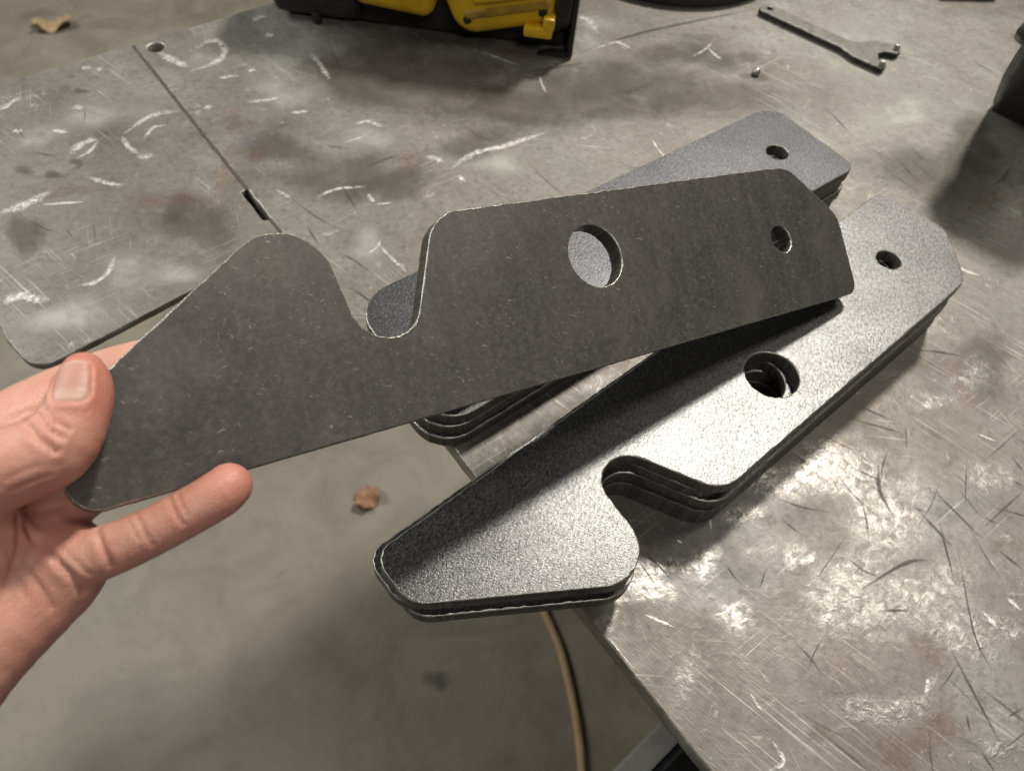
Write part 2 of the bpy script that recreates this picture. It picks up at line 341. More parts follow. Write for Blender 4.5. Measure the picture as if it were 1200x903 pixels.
GROOVES = [([(344.0, 25.5, -15.1), (343.0, 21.6, -17.8), (340.7, 18.5, -18.4)], 1.0, 0.7), ([(346.7, 23.7, -15.4), (345.6, 20.4, -17.8), (344.3, 18.1, -18.5), (342.7, 15.9, -18.4)], 1.1, 0.8), ([(342.6, 26.7, -15.1), (341.4, 22.9, -17.6), (339.0, 20.2, -18.1)], 0.6, 0.6), ([(345.3, 24.6, -15.1), (344.2, 20.9, -17.8), (342.8, 18.0, -18.5)], 0.45, 0.5), ([(320.5, -1.1, -4.1), (320.9, -3.6, -8.2), (320.7, -6.5, -9.4), (319.8, -9.6, -9.3)], 0.35, 0.7), ([(318.7, -1.4, -7.1), (318.9, -4.4, -9.6), (318.4, -7.8, -10.2)], 0.28, 0.6), ([(329.2, -2.8, -1.0), (329.2, -5.8, -5.6), (328.7, -9.2, -6.7), (327.8, -12.3, -6.0)], 0.36, 0.7), ([(331.0, -3.1, -0.9), (331.0, -6.3, -5.1), (330.3, -10.0, -6.1)], 0.25, 0.6), ([(338.7, -4.1, 1.0), (338.7, -7.0, -2.1), (338.4, -11.2, -3.0), (337.9, -14.1, -2.0)], 0.6, 0.9), ([(353.4, 1.4, 1.4), (351.8, -3.2, 2.6), (349.8, -7.0, 1.2), (346.6, -13.8, 0.9), (345.2, -18.3, 4.5)], 0.9, 1.0), ([(354.1, 5.5, -1.5), (355.5, -1.7, -0.4), (360.6, -11.4, 3.6)], 0.55, 1.0), ([(356.0, -7.6, 2.6), (353.9, -14.4, 2.9), (352.9, -19.8, 4.2)], 0.4, 0.7), ([(350.1, 4.5, 5.1), (347.2, 4.6, 6.0), (343.7, 4.4, 7.0)], 0.45, 0.8), ([(347.5, -5.6, 1.2), (345.6, -9.7, -0.4), (343.1, -14.5, -0.0)], 0.35, 0.7), ([(358.4, -1.8, -3.5), (358.5, -8.3, 2.6), (357.5, -15.3, 3.4)], 0.3, 0.7), ([(353.2, 12.5, -16.9), (349.9, 13.1, -17.5), (346.8, 13.6, -17.9)], 0.22, 0.6), ([(353.6, 9.7, -15.2), (349.4, 10.4, -16.1), (345.3, 10.8, -16.3)], 0.22, 0.6), ([(350.7, 28.9, 0.6), (347.5, 30.0, 1.1), (344.8, 30.3, 1.8)], 0.3, 0.6)]
LO = np.array([284.0,-100.0,-34.0]); HI = np.array([455.0,62.0,60.0])

def catmull(pts, n=4):
    P = np.array(pts, float); Q = np.vstack([2*P[0]-P[1], P, 2*P[-1]-P[-2]]); out = []
    for i in range(1, len(Q)-2):
        for k in range(n):
            t = k/n
            out.append(.5*(2*Q[i]+(Q[i+1]-Q[i-1])*t+(2*Q[i-1]-5*Q[i]+4*Q[i+1]-Q[i+2])*t*t+(3*Q[i]-Q[i-1]-3*Q[i+1]+Q[i+2])*t**3))
    out.append(P[-1]); return np.array(out)

def chain_sdf(p, pts, n=4):
    C = catmull(pts, n); d = np.full(len(p), 1e3, np.float32)
    for a, b in zip(C[:-1], C[1:]):
        ab = (b-a)[:3]; t = np.clip((p-a[:3])@ab/(ab@ab+1e-9), 0, 1)
        q = p-(a[:3]+t[:, None]*ab)
        d = np.minimum(d, np.sqrt((q*q).sum(1))-(a[3]+(b[3]-a[3])*t))
    return d

def smin(a, b, k):
    h = np.clip(.5+.5*(b-a)/k, 0, 1); return b+(a-b)*h-k*h*(1-h)

def hand_sdf(p, fine=True):
    p = np.asarray(p, np.float32)
    palm = chain_sdf(p, PALM[0])
    for c in PALM[1:]: palm = smin(palm, chain_sdf(p, c), 5.0)
    th = smin(chain_sdf(p, THUMB), palm, 5.0)
    ix = smin(chain_sdf(p, INDEX), palm, 4.0)
    md = smin(chain_sdf(p, MIDDLE), palm, 3.0)
    rg = smin(chain_sdf(p, RING), palm, 2.5)
    pk = smin(chain_sdf(p, PINKY), palm, 1.5)
    d = smin(smin(smin(smin(th, ix, .6), md, .6), rg, .6), pk, .6)
    # flesh presses flat against the two faces of the plate
    plate = np.maximum(np.abs(p[:, 2]-T/2)-T/2-.05, plate_sdf(p[:, :2]))
    return np.maximum(d, -plate)

def plate_sdf(q):
    # distance to the plate's tail region only: half-planes of the straight edges and the tail's end
    d1 = -q[:, 1]
    s = np.array([.664, 1.0]); s = s/np.linalg.norm(s)
    d2 = (q-np.array([283.1, 64.9]))@s
    d3 = q[:, 0]-343.0
    return np.maximum(np.maximum(d1, d2), d3)

def surface_nets(lo, hi, step, fn):
    n = np.ceil((hi-lo)/step).astype(int)+1
    ax = [lo[i]+step*np.arange(n[i]) for i in range(3)]
    V = np.empty(n, np.float32)
    # coarse pass, then full resolution only near the surface
    cs = 6
    G = np.stack(np.meshgrid(*[a[::cs] for a in ax], indexing='ij'), -1).reshape(-1, 3)
    c = fn(G, False).reshape([len(a[::cs]) for a in ax])
    near = np.abs(c) < step*cs*1.9
    def up(a):
        for i in range(3): a = np.repeat(a, cs, i)
        return np.pad(a[cs//2:, cs//2:, cs//2:], [(0, cs)]*3, mode='edge')[:n[0], :n[1], :n[2]]
    V[:] = up(np.where(c > 0, 5, -5)); m = up(near)
    idx = np.argwhere(m)
    for s in range(0, len(idx), 200000):
        k = idx[s:s+200000]
        V[k[:, 0], k[:, 1], k[:, 2]] = fn(lo+step*k)
    S = V < 0
    cell = np.zeros([n[0]-1, n[1]-1, n[2]-1], np.int8); acc = np.zeros([*cell.shape, 3], np.float32); cnt = np.zeros(cell.shape, np.float32)
    def sl(o): return tuple(slice(o[i], o[i]+cell.shape[i]) for i in range(3))
    for axis in range(3):
        for j in (0, 1):
            for k in (0, 1):
                o = [0, 0, 0]; oth = [i for i in range(3) if i != axis]; o[oth[0]] = j; o[oth[1]] = k
                o2 = list(o); o2[axis] = 1
                a, b = V[sl(o)], V[sl(o2)]; cr = (a < 0) != (b < 0)
                t = np.where(cr, a/np.where(cr, a-b, 1), 0)
                for i in range(3): acc[..., i] += np.where(cr, o[i]+(t if i == axis else 0), 0)
                cnt += cr
    act = cnt > 0; ids = np.full(cell.shape, -1, int); ids[act] = np.arange(act.sum())
    w = np.argwhere(act); verts = lo+step*(w+acc[act]/cnt[act][:, None])
    faces = []
    for axis in range(3):
        a = [i for i in range(3) if i != axis]
        q = np.argwhere(np.diff(S.astype(np.int8), axis=axis) != 0)
        q = q[(q[:, a[0]] > 0) & (q[:, a[1]] > 0) & (q[:, a[0]] < cell.shape[a[0]]) & (q[:, a[1]] < cell.shape[a[1]])]
        e0 = np.zeros(3, int); e0[a[0]] = 1; e1 = np.zeros(3, int); e1[a[1]] = 1
        f = np.stack([ids[tuple((q-e0-e1).T)], ids[tuple((q-e1).T)], ids[tuple(q.T)], ids[tuple((q-e0).T)]], 1)
        sgn = S[tuple(q.T)] ^ (axis == 1)
        f[~sgn] = f[~sgn][:, ::-1]
        faces.append(f)
    return verts, np.vstack(faces)
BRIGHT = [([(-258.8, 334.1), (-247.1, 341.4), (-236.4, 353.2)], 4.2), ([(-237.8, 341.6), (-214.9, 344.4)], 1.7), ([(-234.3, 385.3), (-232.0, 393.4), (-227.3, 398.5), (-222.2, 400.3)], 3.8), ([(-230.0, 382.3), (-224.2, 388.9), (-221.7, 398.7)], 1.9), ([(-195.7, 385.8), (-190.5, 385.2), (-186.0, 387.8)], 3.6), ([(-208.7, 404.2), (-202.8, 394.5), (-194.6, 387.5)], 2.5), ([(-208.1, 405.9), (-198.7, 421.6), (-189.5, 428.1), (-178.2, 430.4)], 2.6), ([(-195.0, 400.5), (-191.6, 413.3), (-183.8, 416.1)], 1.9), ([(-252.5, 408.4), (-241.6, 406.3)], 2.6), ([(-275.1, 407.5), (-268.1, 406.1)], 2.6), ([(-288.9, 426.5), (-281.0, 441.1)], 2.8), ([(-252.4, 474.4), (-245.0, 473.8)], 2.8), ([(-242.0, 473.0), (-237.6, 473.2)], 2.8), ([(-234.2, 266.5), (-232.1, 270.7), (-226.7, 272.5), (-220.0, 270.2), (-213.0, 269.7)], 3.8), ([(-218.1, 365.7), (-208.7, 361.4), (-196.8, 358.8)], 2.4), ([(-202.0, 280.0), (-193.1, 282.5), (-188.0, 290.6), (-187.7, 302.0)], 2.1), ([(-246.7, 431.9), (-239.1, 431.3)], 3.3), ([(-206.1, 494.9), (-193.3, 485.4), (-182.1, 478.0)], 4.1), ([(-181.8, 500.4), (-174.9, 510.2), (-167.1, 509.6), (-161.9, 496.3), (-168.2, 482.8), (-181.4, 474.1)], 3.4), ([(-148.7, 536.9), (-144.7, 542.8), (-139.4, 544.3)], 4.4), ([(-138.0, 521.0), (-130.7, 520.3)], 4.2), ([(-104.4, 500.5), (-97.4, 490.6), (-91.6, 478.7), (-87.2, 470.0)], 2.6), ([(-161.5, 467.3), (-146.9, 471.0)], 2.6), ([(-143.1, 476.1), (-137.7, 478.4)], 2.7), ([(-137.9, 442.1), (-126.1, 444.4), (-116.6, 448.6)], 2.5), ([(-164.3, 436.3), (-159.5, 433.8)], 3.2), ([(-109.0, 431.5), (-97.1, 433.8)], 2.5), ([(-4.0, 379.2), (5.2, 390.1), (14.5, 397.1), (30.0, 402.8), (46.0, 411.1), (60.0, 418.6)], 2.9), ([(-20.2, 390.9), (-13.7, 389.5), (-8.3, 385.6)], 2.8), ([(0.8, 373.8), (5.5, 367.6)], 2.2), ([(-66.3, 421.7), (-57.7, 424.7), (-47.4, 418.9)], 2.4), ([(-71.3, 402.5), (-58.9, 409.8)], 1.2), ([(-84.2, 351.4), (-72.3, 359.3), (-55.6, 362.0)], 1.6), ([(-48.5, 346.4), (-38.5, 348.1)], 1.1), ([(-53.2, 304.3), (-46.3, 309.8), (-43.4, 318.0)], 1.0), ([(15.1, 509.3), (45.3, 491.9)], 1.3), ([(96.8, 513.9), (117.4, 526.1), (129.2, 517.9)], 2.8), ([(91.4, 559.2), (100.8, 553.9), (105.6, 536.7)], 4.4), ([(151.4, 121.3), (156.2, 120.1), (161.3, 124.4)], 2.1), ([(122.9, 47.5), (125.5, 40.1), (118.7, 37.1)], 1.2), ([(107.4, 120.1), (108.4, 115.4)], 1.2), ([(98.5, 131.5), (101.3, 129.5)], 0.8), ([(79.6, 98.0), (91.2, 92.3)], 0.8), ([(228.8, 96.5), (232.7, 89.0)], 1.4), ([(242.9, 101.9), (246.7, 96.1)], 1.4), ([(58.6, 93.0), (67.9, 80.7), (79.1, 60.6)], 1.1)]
DARK = [([(205.4, 168.5), (201.7, 154.7), (204.1, 140.5)], 2.3), ([(217.1, 144.2), (227.0, 126.2)], 1.4), ([(229.1, 153.9), (242.6, 130.1)], 1.2), ([(246.7, 136.0), (274.3, 154.3)], 1.0), ([(228.7, 123.3), (221.5, 87.1), (223.2, 71.1)], 0.9), ([(208.6, 80.6), (215.5, 40.9)], 1.1), ([(215.2, 146.0), (220.6, 143.3)], 0.9), ([(276.0, 172.2), (278.6, 164.0)], 1.0), ([(247.8, 124.6), (256.4, 114.2)], 1.0), ([(270.2, 159.9), (275.1, 156.1)], 1.0), ([(205.3, 55.3), (204.3, 48.3)], 0.9), ([(80.9, 129.0), (95.1, 111.4)], 0.8), ([(79.9, 121.8), (86.3, 110.8)], 0.8), ([(-58.0, 280.6), (-43.8, 268.5)], 1.4), ([(-67.7, 307.4), (-57.7, 301.0), (-48.5, 292.0)], 1.0), ([(-86.5, 327.5), (-77.5, 310.6)], 1.0), ([(251.7, 239.2), (264.7, 237.5), (274.8, 234.6)], 1.3), ([(205.0, 203.8), (221.1, 194.4)], 1.0), ([(200.9, 195.0), (225.0, 186.3)], 1.0), ([(227.3, 190.3), (223.0, 177.9)], 0.7), ([(90.3, 511.3), (131.6, 536.0), (174.3, 554.9), (249.3, 584.3)], 3.0), ([(184.5, 97.5), (196.0, 97.2)], 1.3), ([(177.9, 107.1), (201.4, 118.5), (214.2, 120.2)], 1.8), ([(118.9, 119.9), (122.7, 112.0)], 0.8), ([(137.1, 117.6), (131.8, 108.0)], 0.8), ([(221.9, 53.2), (230.8, 56.9)], 0.9), ([(225.2, 138.9), (221.6, 110.1)], 0.9), ([(29.7, 478.8), (101.8, 501.2)], 1.4), ([(-70.2, 364.7), (-58.1, 338.9)], 1.1), ([(-55.9, 380.8), (-35.3, 393.7)], 1.1), ([(206.0, 41.2), (208.4, 34.1)], 0.9)]
SMUDGE_DARK = [[[49.6, 458.1], [90.5, 4.1], [-2.3, -41.7]], [[-32.7, 470.8], [59.2, 2.9], [1.6, -46.8]], [[158.9, 465.0], [62.6, 2.9], [-6.6, -38.3]], [[-70.5, 368.5], [31.0, 0.9], [2.5, -29.9]], [[313.1, 388.3], [48.3, 1.5], [-12.2, -33.1]], [[282.8, 227.8], [19.5, 0.0], [-9.1, -22.0]], [[13.5, 403.9], [22.1, 0.8], [-0.3, -16.8]], [[-146.9, 328.3], [20.0, 0.4], [4.3, -22.9]], [[-159.4, 343.6], [12.1, 0.3], [2.5, -12.7]], [[93.5, 480.0], [43.4, 2.2], [-2.2, -22.0]], [[43.0, 442.5], [35.1, 1.5], [-1.1, -22.8]], [[168.0, 517.9], [33.0, 1.8], [-3.8, -21.8]], [[-48.9, 503.6], [30.3, 1.7], [1.3, -25.6]], [[-34.2, 365.7], [20.8, 0.6], [0.6, -15.2]], [[195.4, 508.4], [26.3, 1.4], [-3.5, -17.3]], [[216.8, 488.2], [10.4, 0.5], [-1.4, -6.3]], [[29.1, 461.0], [23.7, 1.1], [-0.4, -13.4]], [[-67.2, 464.2], [28.9, 1.4], [1.4, -18.9]], [[15.5, 531.3], [57.6, 3.5], [-0.3, -19.8]], [[-239.7, 317.5], [9.1, 0.2], [6.0, -19.4]], [[354.0, 416.1], [25.1, 0.9], [-10.8, -26.8]], [[-109.8, 395.3], [26.3, 0.9], [2.1, -16.1]], [[-229.1, 379.2], [3.9, 0.1], [1.1, -3.9]], [[-245.5, 449.1], [4.8, 0.2], [1.0, -3.6]], [[-257.1, 370.6], [5.8, 0.2], [1.4, -4.5]], [[-239.5, 367.3], [4.8, 0.1], [1.3, -4.5]], [[151.1, 454.9], [24.5, 1.1], [-2.4, -14.4]], [[107.5, 443.4], [17.9, 0.8], [-1.6, -13.1]]]
SMUDGE_RUST = [[[170.9, 40.8], [15.5, -0.5], [-2.8, -8.2]], [[254.5, 125.7], [9.1, -0.1], [-2.5, -5.7]], [[142.3, 49.3], [6.9, -0.2], [-1.0, -3.7]], [[143.2, 140.1], [5.7, -0.1], [-0.8, -3.4]], [[199.6, 80.8], [11.2, -0.3], [-2.6, -6.9]], [[27.9, 340.9], [9.3, 0.2], [-0.2, -5.8]], [[-29.7, 385.7], [11.7, 0.4], [0.4, -11.2]], [[-139.8, 419.6], [10.7, 0.4], [1.6, -10.3]], [[192.1, 50.9], [14.2, -0.4], [-3.5, -9.2]], [[112.0, 124.0], [6.2, -0.1], [-0.6, -3.2]], [[67.0, 172.0], [4.1, -0.0], [-1.0, -9.1]], [[40.0, 510.7], [18.8, 1.1], [-0.6, -14.9]], [[335.5, 356.1], [17.5, 0.4], [-4.5, -11.1]], [[-236.2, 352.5], [23.8, 0.7], [2.1, -7.2]], [[-172.2, 346.9], [19.4, 0.5], [1.8, -8.6]], [[157.3, 332.8], [5.3, 0.1], [-1.4, -7.3]], [[-124.8, 390.7], [7.3, 0.2], [1.2, -8.0]]]
SMUDGE_GLARE = [[[172.8, 103.4], [19.3, -0.4], [-10.3, -33.7]], [[203.9, 143.5], [29.3, -0.4], [-7.1, -21.0]], [[203.8, 102.7], [23.4, -0.5], [-7.9, -21.8]], [[175.7, 168.7], [19.3, -0.2], [-5.1, -18.2]], [[195.0, 161.6], [21.4, -0.2], [-4.2, -13.5]], [[75.2, 109.2], [16.8, -0.3], [-1.2, -9.3]], [[87.9, 118.5], [11.5, -0.2], [-0.9, -6.2]], [[58.6, 93.0], [9.0, -0.2], [-0.8, -7.7]], [[91.0, 70.0], [7.0, -0.2], [-1.7, -9.7]], [[217.4, 87.5], [17.2, -0.4], [-4.9, -12.3]], [[237.3, 88.9], [9.6, -0.2], [-3.1, -7.2]], [[173.2, 57.9], [21.4, -0.6], [-2.6, -7.9]], [[150.6, 162.0], [16.8, -0.2], [-2.7, -11.2]], [[132.1, 144.5], [8.9, -0.1], [-1.5, -6.8]], [[259.7, 160.9], [17.5, -0.2], [-5.7, -13.6]], [[275.6, 222.1], [14.4, 0.0], [-5.5, -13.7]], [[269.7, 257.3], [12.6, 0.1], [-3.2, -8.5]], [[151.1, 123.4], [5.5, -0.1], [-1.4, -5.6]], [[316.2, 289.9], [13.3, 0.2], [-3.9, -9.4]], [[245.7, 205.8], [14.0, -0.0], [-2.7, -7.3]], [[213.0, 40.9], [10.5, -0.3], [-2.5, -6.0]], [[107.4, 120.1], [11.6, -0.2], [-1.4, -7.8]], [[118.0, 97.1], [11.2, -0.2], [-1.5, -7.2]]]
SMUDGE_PALE = [[[-227.0, 429.2], [31.6, 1.3], [5.4, -21.3]], [[-178.6, 483.2], [25.5, 1.4], [4.6, -24.2]], [[-260.8, 402.2], [20.1, 0.8], [4.8, -16.0]], [[-117.1, 452.3], [28.0, 1.3], [2.9, -22.8]], [[18.6, 387.3], [27.2, 0.9], [-0.3, -14.6]], [[-177.9, 289.5], [22.4, 0.3], [3.6, -15.2]], [[-196.4, 259.4], [29.9, 0.3], [3.8, -14.0]], [[-57.8, 409.8], [21.8, 0.8], [1.1, -16.8]], [[106.8, 548.4], [20.0, 1.2], [-2.4, -23.0]], [[302.3, 525.4], [55.6, 3.1], [-13.5, -44.1]], [[330.6, 452.9], [45.5, 1.9], [-10.5, -29.0]], [[97.9, 525.0], [12.9, 0.8], [-2.2, -22.0]], [[-51.2, 311.1], [14.5, 0.3], [1.1, -16.5]], [[-155.5, 289.8], [18.1, 0.3], [2.6, -12.3]], [[-111.7, 502.2], [23.7, 1.3], [2.4, -20.4]]]
NAIL_L, NAIL_W = 6.2, 4.3
# ---------------------------------------------------------------- tray under the near edge (grey rim, black inside)
tr_dir = np.array([-.787, -.617]); tr_o = np.array([123., 80.])-tr_dir*170; tr_n = np.array([.617, -.787])
bm = bmesh.new(); ang = math.atan2(tr_dir[1], tr_dir[0])
add_box(bm, (0, -5, -8), (420, 9, 12), 1.5)
obj('tray_rim', mesh_bm('tray_rim', bm), frame_steel, tr, (tr_o[0], tr_o[1], -160), ang)
bm = bmesh.new(); add_box(bm, (0, 9.5, -60), (420, 330, -40), 2); add_box(bm, (0, 9.5, -40), (420, 14, 8), 1)
obj('tray_sheet', mesh_bm('tray_sheet', bm), dark_inside, tr, (tr_o[0], tr_o[1], -160), ang)

# ---------------------------------------------------------------- scuffs and scratches on the table: grind marks painted pale for their glint, lamp-glare patches, smudges, gouges
def clamp_(p, side):
    s_ = (p[0]-K[0])*.823+(p[1]-K[1])*.568
    return p+np.array([.823, .568])*(1.6-s_) if side > 0 and s_ < 1.6 else p
def side_(p): return (p[0]-K[0])*.823+(p[1]-K[1])*.568
def band(bm, pts, w_, z, cross=((-1, 0), (-.5, .75), (0, 1), (.5, .75), (1, 0)), soft=.25, rag=.25):
    lay = bm.verts.layers.float.get('fade') or bm.verts.layers.float.new('fade')
    P = catmull(np.c_[np.array(pts), np.zeros((len(pts), 2))], 8)[:, :2]; t = np.gradient(P, axis=0); t /= np.linalg.norm(t, axis=1)[:, None]+1e-9; prev = None; n = len(P); sd = side_(P.mean(0))
    for k in range(n):
        u = k/(n-1); a = min(1, u/soft, (1-u)/soft) if soft else 1; ww = w_*.5*(.45+.55*a)*rng.uniform(1-rag, 1+rag); nn = np.array([-t[k][1], t[k][0]])
        row = []
        for c_, f_ in cross:
            v = bm.verts.new((*clamp_(P[k]+nn*c_*ww, sd), z)); v[lay] = f_*(.35+.65*a); row.append(v)
        if prev:
            for i in range(len(cross)-1): bm.faces.new((prev[i], prev[i+1], row[i+1], row[i]))
        prev = row
def patch(bm, c, a, b, z):
    lay = bm.verts.layers.float.get('fade') or bm.verts.layers.float.new('fade')
    c, a, b = map(np.array, (c, a, b)); m_ = 22; sd = side_(c); ph = rng.uniform(0, 6, 3); prev = [bm.verts.new((*c, z))]; prev[0][lay] = 1.0
    for r_, f_ in ((.45, .95), (.8, .6), (1.15, 0)):
        row = []
        for k in range(m_):
            q = 2*math.pi*k/m_; s_ = r_*(1+.22*math.sin(2*q+ph[0])+.15*math.sin(3*q+ph[1])); v = bm.verts.new((*clamp_(c+a*math.cos(q)*s_+b*math.sin(q)*s_, sd), z)); v[lay] = f_; row.append(v)
        for k in range(m_):
            k2 = (k+1) % m_
            if len(prev) == 1: bm.faces.new((prev[0], row[k], row[k2]))
            else: bm.faces.new((prev[k], row[k], row[k2], prev[k2]))
        prev = row
def mark_layer(name, bm, mat_):
    o = obj(name, mesh_bm(name, bm), mat_, table); o['kind'] = 'stuff'; o.visible_shadow = True; return o
on = lambda p: (np.array(p)-K)@np.array([.823, .568]) > 4
zz = .05
for nm, L_, mt in (('pale_rubs', SMUDGE_PALE, smudge_pale), ('dark_smudges', SMUDGE_DARK, smudge_dark), ('rust_blooms', SMUDGE_RUST, smudge_rust), ('polished_glare_patches', SMUDGE_GLARE, polish_glare)):
    bm = bmesh.new()
    for k, (c, a, b) in enumerate(L_):
        if (np.array(c)-K)@np.array([.823, .568]) > 0 and (np.array(c)-K)@np.array([.823, .568]) < 1.2*max(np.linalg.norm(a), np.linalg.norm(b)): a, b = np.array(a)*.6, np.array(b)*.6; c = np.array(c)+np.array([.823, .568])*6
        patch(bm, c, a, b, zz+k*.0012)
    zz += .05; mark_layer(nm, bm, mt)
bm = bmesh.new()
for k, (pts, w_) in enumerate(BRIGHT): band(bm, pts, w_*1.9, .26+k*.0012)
def rnd_stroke(cx, cy, sx, sy, L, curve=.12):
    c = np.array([cx+rng.uniform(-sx, sx), cy+rng.uniform(-sy, sy)]); a = rng.choice([.9, -.65, -.95, -.8])+rng.normal(0, .25); d = np.array([math.cos(a), math.sin(a)]); n = np.array([-d[1], d[0]]); l = L*rng.uniform(.3, 1)
    return [tuple(c), tuple(c+d*l/2+n*l*rng.normal(0, curve*.3)), tuple(c+d*l)]
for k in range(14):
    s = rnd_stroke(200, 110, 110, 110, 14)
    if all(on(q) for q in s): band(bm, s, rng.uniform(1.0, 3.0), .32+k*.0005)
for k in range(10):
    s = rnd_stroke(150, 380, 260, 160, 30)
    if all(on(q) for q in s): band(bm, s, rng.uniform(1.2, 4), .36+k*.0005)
mark_layer('pale_glints', bm, glint_pale)
bm = bmesh.new(); line = ((-1, .55), (0, 1), (1, .55))
for k, (pts, w_) in enumerate(DARK): band(bm, pts, w_*.9, .42+k*.001, line, .35, .2)
for k in range(60):
    s = rnd_stroke(220, 100, 90, 90, 36)
    if all(on(q) for q in s): band(bm, s, rng.uniform(.35, .8), .46+k*.0005, line, .4, .2)
for k in range(46):
    s = rnd_stroke(160, 380, 260, 160, 50)
    if all(on(q) for q in s): band(bm, s, rng.uniform(.4, .9), .50+k*.0005, line, .4, .2)
for k in range(10):
    s = rnd_stroke(-250, 380, 50, 60, 30); band(bm, s, rng.uniform(.4, .8), .53+k*.0005, line, .4, .2)
mark_layer('scratch_marks', bm, groove_dark)
bm = bmesh.new(); bmesh.ops.create_uvsphere(bm, u_segments=14, v_segments=8, radius=3.0, matrix=Matrix.Translation((0, 0, 2.2)))
for v in bm.verts: v.co.z = max(v.co.z, 0); v.co *= 1+.08*math.sin(v.co.x*3+v.co.y*2)
o = obj('weld_spatter', mesh_bm('weld_spatter', bm, True, 80), rim_steel, loc=(217.2, 490.3, .2)); tag(o, 'tiny shiny steel bead on a dark spot left of the spanner', 'metal bead')

# ---------------------------------------------------------------- the plates
SH = 1.43
PV = [(0, 0, 5.2), (-3.4, 27.6, 8), (14.8, 47.5, 12), (150.4, 47.5, 11), (174.4, -1.9, 8.7), (181.4, 56.4, 11.6), (240.3, 17.35, 9), (240, 0, 6)]
def bracket(mirror, bevel=.5, tail=240.0):
    V_ = list(PV)
    if tail < 240: V_[5:] = [(179.4, 40, 4), (tail, 22, 4), (tail, 0, 4.5)]
    P = fillet(V_)*SH; h1 = circle(np.array((105.6, 29.6))*SH, 8.87*SH, 56); h2 = circle(np.array((29.2, 23.6))*SH, 4.53*SH, 36)
    s = np.array([1, mirror]); return slab('bracket_plate', P*s, [h1*s, h2*s], T, bevel, .035, 1, 2.2)
hx = np.array([-.859014, -.450204, .243744]); hy = np.array([-.297633, .826549, .477735]); hn = np.array([.416545, -.337835, .844013]); ho = np.array([196.459, 239.986, 45.678])
o = obj('bracket_plate', bracket(-1, .42), [held_steel, rim_steel, cut_edge])
o.matrix_world = Matrix(((hx[0], -hy[0], hn[0], ho[0]*MM), (hx[1], -hy[1], hn[1], ho[1]*MM), (hx[2], -hy[2], hn[2], ho[2]*MM), (0, 0, 0, 1)))
tag(o, 'dark notched steel plate held up in the hand by its tapered tail', 'steel plate')
FR = R(-142.141)
fx = np.array([math.cos(FR), math.sin(FR)]); fy = np.array([-math.sin(FR), math.cos(FR)])
full_me = bracket(1, .6); short_me = bracket(1, .5, 196.0)
G1 = 'notched steel plates in the front stack'
words_ = ['bright notched steel plate lying on top of the front stack, table corner side',
          'second notched plate from the top of the front stack, rim peeking out left',
          'third notched plate from the top of the front stack, full length',
          'shorter notched plate second from the bottom of the front stack',
          'lowest notched plate of the front stack, lying flat on the table']
for i in range(5):
    dx, dy, dr = ((0, 0, 0), (1.4, -2.7, R(-.3)), (-.8, .3, R(.1)), (.8, .2, R(.25)), (-.6, .9, R(-.2)))[i]
    z = 38-i*T-.02*i
    p = np.array([238.483, 322.099])+fx*dx+fy*dy
    o = obj('bracket_plate', full_me if i < 3 else short_me, [lit_steel, rim_steel if i < 2 else cut_edge, cut_edge], loc=(p[0], p[1], z), rz=FR+dr)
    tag(o, words_[i], 'steel plate', G1)
# rear stack: plain bars with rounded corners
BR = R(32.285)
bV = [(-263, -34.3, 19), (-263, 33.6, 20), (31, 33.6, 15), (31, -34.3, 8)]
bar_me = slab('bar_plate', fillet(bV), [circle((0, 0), 6.5, 32)], T, .6, .04, 1, 2.5)
G2 = 'rounded steel bars in the rear stack'
lab = ['grey rounded steel bar on top of the rear stack, partly behind the held plate', 'second steel bar from the top of the rear stack behind the held plate',
       'middle steel bar of the rear stack, third from the top', 'second lowest steel bar of the rear stack', 'lowest steel bar of the rear stack, its round corner at the table edge']
for i in range(5):
    dx, dy, dr = ((0, 0, R(1.3)), (-1.0, .5, R(2.0)), (1.5, -.6, R(2.85)), (-.5, 0, R(3.0)), (-2.0, -.4, R(3.2)))[i]
    c = np.array([186.96, 355.01])+np.array([math.cos(BR), math.sin(BR)])*dx+np.array([-math.sin(BR), math.cos(BR)])*dy
    o = obj('bar_plate', bar_me, [dull_steel, rim_steel, cut_edge], loc=(c[0], c[1], 38-i*T-.02*i), rz=BR+dr); tag(o, lab[i], 'steel plate', G2)

# ---------------------------------------------------------------- the hand
hv, hf = surface_nets(LO, HI, .8, hand_sdf)
def smooth_mesh(v, f, it, lam=.5):
    e = np.vstack([f[:, [0, 1]], f[:, [1, 2]], f[:, [2, 3]], f[:, [3, 0]]]); e = np.vstack([e, e[:, ::-1]]); n = len(v); deg = np.bincount(e[:, 0], minlength=n)[:, None]
    for k in range(it):
        a = np.stack([np.bincount(e[:, 0], weights=v[e[:, 1], i], minlength=n) for i in range(3)], 1)/deg
        v = v+(lam if k % 2 == 0 else -lam*.95)*(a-v)
    return v
hv = smooth_mesh(hv, hf, 6)
hn_ = np.zeros_like(hv); fn_ = np.cross(hv[hf[:, 2]]-hv[hf[:, 0]], hv[hf[:, 3]]-hv[hf[:, 1]])
for k in range(4):
    for i in range(3): hn_[:, i] += np.bincount(hf[:, k], weights=fn_[:, i], minlength=len(hv))
hn_ /= np.linalg.norm(hn_, axis=1)[:, None]+1e-9
test_ = hand_sdf(hv[:200]+hn_[:200]*.5, False).mean()-hand_sdf(hv[:200]-hn_[:200]*.5, False).mean()
if test_ < 0: hn_ = -hn_
gd = np.zeros(len(hv))
